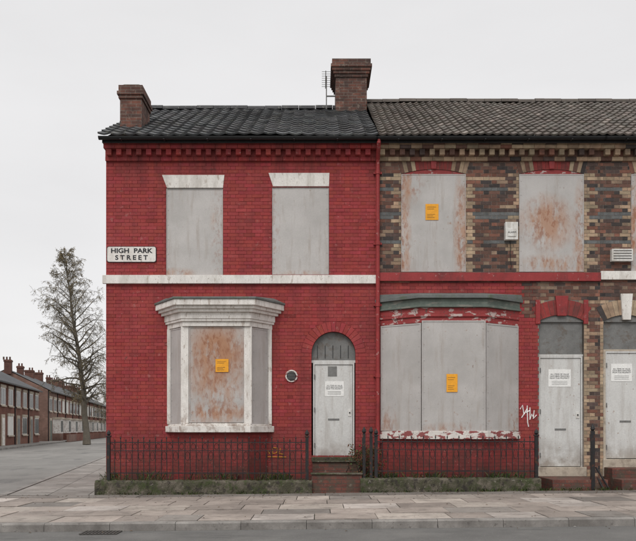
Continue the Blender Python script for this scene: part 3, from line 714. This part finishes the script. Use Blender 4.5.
M['kerb']=mat('kerb_stone',(.23,.215,.20),.85,.25,4,.6,60,stains=[dict(s=2,t=.45,w=.2,c=(.11,.10,.092),a=.7),dict(s=14,t=.6,w=.05,c=(.08,.07,.065),a=.6)])
M['land']=mat('far_land',(.12,.12,.10),.95,.25,.1,.4,10)
M['metalc']=mat('drain_iron',(.06,.055,.05),.6,.3,8,.4,50)
def sheet(name,pts,z,m,sub=None):
    mb=MB(); mb.add([(x,y,z+gz(x) if sub else z) for x,y in pts],[tuple(range(len(pts)))],m); return mb.build(name,recalc=False)
sheet('ground',[(-600,-300),(600,-300),(600,900),(-600,900)],-.16,'land')
def strip(name,xs,y0,y1,dz,m):
    mb=MB()
    for a,b in zip(xs[:-1],xs[1:]):
        mb.add([(a,y0,gz(a)+dz),(b,y0,gz(b)+dz),(b,y1,gz(b)+dz),(a,y1,gz(a)+dz)],[(0,1,2,3)],m)
    return mb.build(name,recalc=False)
KY=-5.42
strip('road',[-80,-4.3,25.7,80],-15.5,KY-.15,-.115,'asph')
def sx(xf,y): return xf-.1823*y
mb=MB(); mb.add([(sx(-13.9,-1.12),-1.12,-.024),(sx(-6.5,-1.12),-1.12,-.024),(sx(-6.5,140),140,-.024),(sx(-13.9,140),140,-.024)],[(0,1,2,3)],'asph2')
mb.build('side_street',recalc=False)
mb=MB()
y=-1.12; ri=0
while y<60:
    a0=sx(-6.35,y); a1=sx(-6.35,y+.75); xx=0
    while xx<2.4:
        f=R.uniform(.8,1.15); w=.8
        mb.add([(a0+xx+.006,y+.006,.0),(a0+xx+w-.006,y+.006,.0),(a1+xx+w-.006,y+.744,.0),(a1+xx+.006,y+.744,.0)],[(0,1,2,3)],'slab',(.27*f,.25*f,.23*f)); xx+=w
    y+=.75
mb.add([(sx(-6.36,-1.12),-1.12,-.01),(8.6,-1.12,-.01),(8.6,60,-.01),(sx(-6.36,60),60,-.01)],[(0,1,2,3)],'joint'); mb.build('side_pavement',recalc=False)
mb=MB()
y=-1.12
while y<60:
    a=sx(-6.5,y); b=sx(-6.5,y+.9)
    mb.prism([(a,y),(a+.14,y),(b+.14,y+.89),(b,y+.89)],-.1,.012,'kerb'); y+=.9
y=-1.12
while y<120:
    a=sx(-13.9,y); b=sx(-13.9,y+1.8)
    mb.prism([(a-.15,y),(a,y),(b,y+1.78),(b-.15,y+1.78)],-.1,.09,'kerb'); y+=1.8
mb.build('side_street_kerb')
mb=MB(); mb.add([(sx(-40,-1.12),-1.12,.07),(sx(-14.04,-1.12),-1.12,.07),(sx(-14.04,140),140,.07),(sx(-40,140),140,.07)],[(0,1,2,3)],'slab',(.26,.25,.235)); mb.build('far_pavement',recalc=False)
mb=MB()
rows=[(-1.125,-1.75),(-1.75,-2.5),(-2.5,-3.25),(-3.25,-4.0),(-4.0,-4.7),(-4.7,KY)]
for ri,(ya,yb) in enumerate(rows):
    x=-22+R.uniform(0,.8)
    while x<24:
        w=R.choice([.6,.75,.9,.9,1.05]) if ri not in (0,) else R.choice([.9,1.2]); e=x+w
        f=R.uniform(.78,1.16); p=R.random()
        c=(.32,.275,.243) if p<.6 else ((.38,.335,.295) if p<.76 else ((.22,.20,.182) if p<.90 else (.45,.405,.37)))
        if ri==0: c=(.17,.152,.137)
        c=tuple(k*f for k in c); j=R.uniform(-.005,.005); t=R.uniform(-.005,.005)
        g0,g1=gz(x),gz(e)
        mb.add([(x+.008,yb+.008,g0+j),(e-.006,yb+.008,g1+j+t),(e-.006,ya-.008,g1+j),(x+.008,ya-.008,g0+j+t)]+
               [(x+.008,yb+.008,g0-.04),(e-.006,yb+.008,g1-.04),(e-.006,ya-.008,g1-.04),(x+.008,ya-.008,g0-.04)],
               [(0,1,2,3),(4,5,1,0),(5,6,2,1),(6,7,3,2),(7,4,0,3)],'slab',c)
        x=e
for a,b in ((-22,-4.3),(-4.3,24.5)):
    mb.add([(a,KY,gz(a)-.014),(b,KY,gz(b)-.014),(b,-1.1,gz(b)-.014),(a,-1.1,gz(a)-.014)],[(0,1,2,3)],'joint')
mb.build('pavement',recalc=False)
mb=MB(); x=-22
while x<24:
    e=x+.91; j=R.uniform(-.006,.006)
    vs=[]
    for xx in (x+.003,e-.003):
        g=gz(xx)+j
        for (yy,zz) in ((KY-.004,-.14),(KY-.004,.0),(KY-.125,.0),(KY-.15,-.02),(KY-.155,-.14)): vs.append((xx,yy,zz+g))
    mb.add(vs,[(0,1,6,5),(1,2,7,6),(2,3,8,7),(3,4,9,8),(0,1,2,3,4),(5,6,7,8,9)],'kerb'); x=e
mb.build('kerb')
mb=MB(); gx0=-2.95; gy=KY-.2; g=gz(gx0)-.11
mb.box(gx0-.25,gx0+.25,gy-.32,gy-.30,g,g+.012,'metalc'); mb.box(gx0-.25,gx0+.25,gy-.02,gy,g,g+.012,'metalc')
for i in range(11): mb.box(gx0-.25+i*.0475,gx0-.225+i*.0475,gy-.30,gy-.02,g,g+.012,'metalc')
mb.build('drain_grate')
# ---------------------------------------------------------------- distant terraces
for nm,cc_ in (('fbr',(.20,.085,.062)),('fbrb',(.15,.075,.06)),('fbrc',(.24,.11,.08)),('fbr2',(.25,.155,.125)),('fbr3',(.19,.115,.095)),('fbr4',(.30,.21,.17))):
    M[nm]=mat('far_brick_'+nm,cc_,.9,.3,.8,.2,10,brick=dict(c2=tuple(k*.75 for k in cc_),mo=tuple(k*.8 for k in cc_)),stains=[dict(s=.6,t=.46,w=.2,c=tuple(k*.5 for k in cc_),a=.6)])
M['fsl']=mat('far_slate',(.085,.088,.095),.7,.3,1.5,.2,10,brick=dict(c2=(.065,.067,.073),mo=(.035,.035,.04),w=.3,h=.2,m=.02),stains=[dict(s=1,t=.5,w=.2,c=(.13,.13,.11),a=.5)])
M['fwin']=mat('far_glass',(.05,.055,.06),.2,.2,2,.0,10,spec=.6)
u=Vector((-.1793,.9838,0)); n=Vector((.9838,.1793,0)); O=Vector((-22.2,36.6,0))
MT=Matrix(((u.x,-n.x,0,O.x),(u.y,-n.y,0,O.y),(0,0,1,.0),(0,0,0,1)))
def thouse(a,b,br,baywin,he=4.9,hr=6.7):
    mb=MB(); D=7.5
    mb.box(a,b,0,D,0,he,br)
    mb.add([(a-.0,-.25,he-.05),(b+.0,-.25,he-.05),(b+.0,D/2,hr),(a-.0,D/2,hr),(b+.0,D+.25,he-.05),(a-.0,D+.25,he-.05)],[(0,1,2,3),(3,2,4,5)],'fsl')
    mb.add([(a,0,he),(a,D,he),(a,D/2,hr-.08)],[(0,1,2)],br); mb.add([(b,0,he),(b,D,he),(b,D/2,hr-.08)],[(0,1,2)],br)
    ch=R.uniform(.45,.9); cw=R.uniform(.5,.9)
    mb.box(a-.3,a+.3,D/2-.5,D/2-.5+cw,hr-.5,hr+ch,'fbrb'); mb.box(a-.35,a+.35,D/2-.55,D/2-.45+cw,hr+ch-.2,hr+ch-.05,'fbrb')
    for i in range(R.choice([0,2,3])): mb.tube([(a,D/2-.35+i*.28,hr+ch),(a,D/2-.35+i*.28,hr+ch+.28)],.08,'step',6)
    mb.box(a,b,-.3,-.2,he-.15,he-.05,'black'); mb.box(a+.05,a+.12,-.08,0,0,he-.1,'black')
    w=b-a
    def win(x0,x1,z0,z1,y=0):
        bd=R.random()<.35
        mb.box(x0,x1,y-.05,y+.0,z0,z1,'white' if not bd else 'plast'); xm=(x0+x1)/2
        if not bd:
            mb.box(x0+.07,xm-.03,y-.065,y-.052,z0+.08,z1-.08,'fwin'); mb.box(xm+.03,x1-.07,y-.065,y-.052,z0+.08,z1-.08,'fwin')
        mb.box(x0-.1,x1+.1,y-.12,y-.066,z0-.1,z0,'stone'); mb.box(x0-.1,x1+.1,y-.08,y-.0,z1+.01,z1+.2,'stone')
    win(a+w*.12,a+w*.40,2.95,4.2); win(a+w*.6,a+w*.88,2.95,4.2)
    if baywin:
        p=[(a+w*.50,0),(a+w*.58,-.7),(a+w*.86,-.7),(a+w*.94,0)]
        mb.prism(p,0,.8,br); mb.prism(p,.8,2.2,'white'); mb.box(a+w*.60,a+w*.84,-.72,-.702,.95,2.05,'fwin'); mb.prism([(p[0][0]-.1,0),(p[1][0]-.1,-.8),(p[2][0]+.1,-.8),(p[3][0]+.1,0)],2.2,2.4,'stone')
        mb.box(a,b,-1.9,-1.7,0,.7,br)
    else: win(a+w*.55,a+w*.9,.8,2.2)
    mb.box(a+w*.15,a+w*.36,-.06,0,0,2.3,'stone'); mb.box(a+w*.18,a+w*.33,-.08,-.061,0.1,2.05,R.choice(['redp','fan','white','leadg']))
    mb.build('terrace_house',None,mtx=MT)
for i in range(6): thouse(-16+i*5.1,-16+(i+1)*5.1-.01,R.choice(['fbr','fbr','fbrc']),False,4.65,6.6)
for i in range(11): thouse(19+i*5.4,19+(i+1)*5.4-.01,R.choice(['fbr2','fbr3','fbr4','fbr']),True,4.95,6.9)
# ---------------------------------------------------------------- trees
M['bark']=mat('bark',(.125,.11,.088),.95,.3,3,.4,20)
M['bud']=mat('buds',(1,1,1),.9,.2,3,.1,20,attr=True)
def gentree(seed,Ht,lean,crown,nb,r0,buds=2,fine=1.0):
    T=random.Random(seed); mb=MB()
    def grow(p,d,L_,r,lv):
        n_={0:10,1:6,2:4,3:3}[lv]; pts=[p]; rs=[r]; q=p.copy(); d=d.normalized()
        for i in range(n_):
            t=(i+1)/n_
            k={0:.05,1:.16,2:.25,3:.3}[lv]
            d=(d+Vector((T.gauss(0,k),T.gauss(0,k),T.gauss(0,k)))+Vector((0,0,{0:.1,1:.10-.20*t,2:-.05-.18*t,3:-.32}[lv]))).normalized()
            q=q+d*(L_/n_); pts.append(q.copy()); rs.append(max(r*(1-.82*t),.008*fine))
        mb.tube(pts,rs,'bark',{0:8,1:5,2:3,3:3}[lv],cap=False)
        if lv==3:
            for i in range(buds):
                s_=pts[-1-(i%3)]+Vector((T.gauss(0,.05),T.gauss(0,.05),T.gauss(0,.05)))
                a=Vector((T.gauss(0,1),T.gauss(0,1),T.gauss(-.4,1))).normalized()*.10*T.uniform(.5,1.2); b=a.cross(Vector((T.gauss(0,1),T.gauss(0,1),T.gauss(0,1)))).normalized()*.025
                f=T.uniform(.6,1.3); mb.add([s_-b,s_+b,s_+a],[(0,1,2)],'bud',(.21*f,.165*f,.085*f))
        elif lv>0:
            m_={1:10,2:7}[lv]
            for i in range(m_):
                t=.18+.82*(i+T.random())/m_; j=min(int(t*n_),n_-1); s_=pts[j].lerp(pts[j+1],t*n_-j) if t<1 else pts[-1]
                az=Vector((T.gauss(0,1),T.gauss(0,1),T.gauss(0,.6))).normalized()
                grow(s_,(d*.7+az*.8),L_*T.uniform(.28,.52)*(1.15-.5*t),rs[j]*.5,lv+1)
        return pts,rs
    pts=[Vector((0,0,0))]; rs=[r0*1.25]
    for i in range(1,15):
        t=i/14; pts.append(Vector((lean[0]*t**1.3+T.gauss(0,.05),lean[1]*t+T.gauss(0,.05),Ht*t))); rs.append(r0*(1-.93*t))
    mb.tube(pts,rs,'bark',9)
    for i in range(nb):
        t=.2+.8*(i+T.random()*.8)/nb; j=min(int(t*14),13); s_=pts[j].lerp(pts[j+1],t*14-j)
        az=i*2.4+T.gauss(0,.3); L_=crown(t)*T.uniform(.75,1.2); up=.35+.9*t*t
        grow(s_,Vector((math.cos(az),math.sin(az),up)),L_,max(.03,rs[j]*.45),1)
    return mb
def cr(t):
    P=[(.2,1.5),(.3,2.7),(.5,3.6),(.7,2.8),(.88,1.7),(1.01,.6)]
    for (a,b),(c,d) in zip(P[:-1],P[1:]):
        if t<=c: return b+(d-b)*(t-a)/(c-a)
    return .6
def place(mb,name,loc,sc=1,rz=0):
    o=mb.build(name,recalc=False); o.location=loc; o.scale=(sc,sc,sc); o.rotation_euler=(0,0,rz); return o
T1=place(gentree(3,15.4,(-1.9,.3),cr,72,.27,buds=3),'bare_tree',(-18.6,44.5,.0))
tm=gentree(11,9,(.3,0),lambda t:cr(t)*.8,34,.16,buds=3)
o=place(tm,'bare_tree',(-27.5,84,0),1.0,1)
for (x,y,s_,r_) in ((-30.5,98,1.0,2.2),(-24.5,78,.8,4),(-34,122,1.2,.5)):
    q=bpy.data.objects.new('bare_tree',o.data); link(q); q.location=(x,y,0); q.scale=(s_,)*3; q.rotation_euler=(0,0,r_)
mb=MB()
for i in range(26):
    x=-48+i*1.9+R.uniform(-1,1); y=128+R.uniform(-4,6); h=R.uniform(1.5,3.2)
    leaves(mb,(x,y,h),(2.0,2.0,h),260,.30,[(.05,.06,.035),(.08,.075,.045),(.035,.045,.025)])
mb.build('distant_hedge')
# ---------------------------------------------------------------- world, sun, camera
W=bpy.data.worlds.new('World'); C.scene.world=W; W.use_nodes=True
nt=W.node_tree; N=nt.nodes; L=nt.links; N.clear()
out=N.new('ShaderNodeOutputWorld'); mixs=N.new('ShaderNodeMixShader'); b1=N.new('ShaderNodeBackground'); b2=N.new('ShaderNodeBackground')
sky=N.new('ShaderNodeTexSky'); sky.sky_type='NISHITA'; sky.sun_disc=False; sky.sun_elevation=math.radians(48); sky.sun_rotation=math.radians(200)
L.new(sky.outputs[0],b1.inputs[0]); b1.inputs[1].default_value=.1
tc=N.new('ShaderNodeTexCoord'); sp=N.new('ShaderNodeSeparateXYZ'); L.new(tc.outputs['Generated'],sp.inputs[0])
rp=N.new('ShaderNodeValToRGB'); L.new(sp.outputs['Z'],rp.inputs[0]); cr_=rp.color_ramp
cr_.elements[0].position=0; cr_.elements[0].color=(.90,.885,.88,1); cr_.elements[1].position=1; cr_.elements[1].color=(1.6,1.58,1.56,1)
e=cr_.elements.new(.5); e.color=(.86,.85,.85,1)
mp=N.new('ShaderNodeMapping'); mp.inputs['Scale'].default_value=(1,1,3.2); L.new(tc.outputs['Generated'],mp.inputs[0])
nz=N.new('ShaderNodeTexNoise'); nz.inputs['Scale'].default_value=2.2; nz.inputs['Detail'].default_value=5; L.new(mp.outputs[0],nz.inputs['Vector'])
mr=N.new('ShaderNodeMapRange'); L.new(nz.outputs['Fac'],mr.inputs[0]); mr.inputs[1].default_value=.3; mr.inputs[2].default_value=.7; mr.inputs[3].default_value=.95; mr.inputs[4].default_value=1.05
vm=N.new('ShaderNodeVectorMath'); vm.operation='SCALE'; L.new(rp.outputs[0],vm.inputs[0]); L.new(mr.outputs[0],vm.inputs['Scale'])
L.new(vm.outputs[0],b2.inputs[0]); b2.inputs[1].default_value=1.0
mixs.inputs[0].default_value=.93; L.new(b1.outputs[0],mixs.inputs[1]); L.new(b2.outputs[0],mixs.inputs[2]); L.new(mixs.outputs[0],out.inputs[0])
sl=bpy.data.lights.new('sun','SUN'); sl.energy=1.4; sl.angle=math.radians(25); sl.color=(1,.97,.93)
so=link(bpy.data.objects.new('sun',sl)); so.rotation_euler=(math.radians(42),0,math.radians(-20))
cam=bpy.data.cameras.new('camera'); co=link(bpy.data.objects.new('camera',cam)); co.location=(0,-16,1.33); co.rotation_euler=(math.pi/2,0,0)
cam.sensor_width=36; cam.lens=752/636*36; cam.shift_y=157.5/636; cam.clip_end=2500; cam.clip_start=.1
C.scene.camera=co
C.scene.view_settings.view_transform='Standard'; C.scene.view_settings.look='None'; C.scene.view_settings.exposure=0
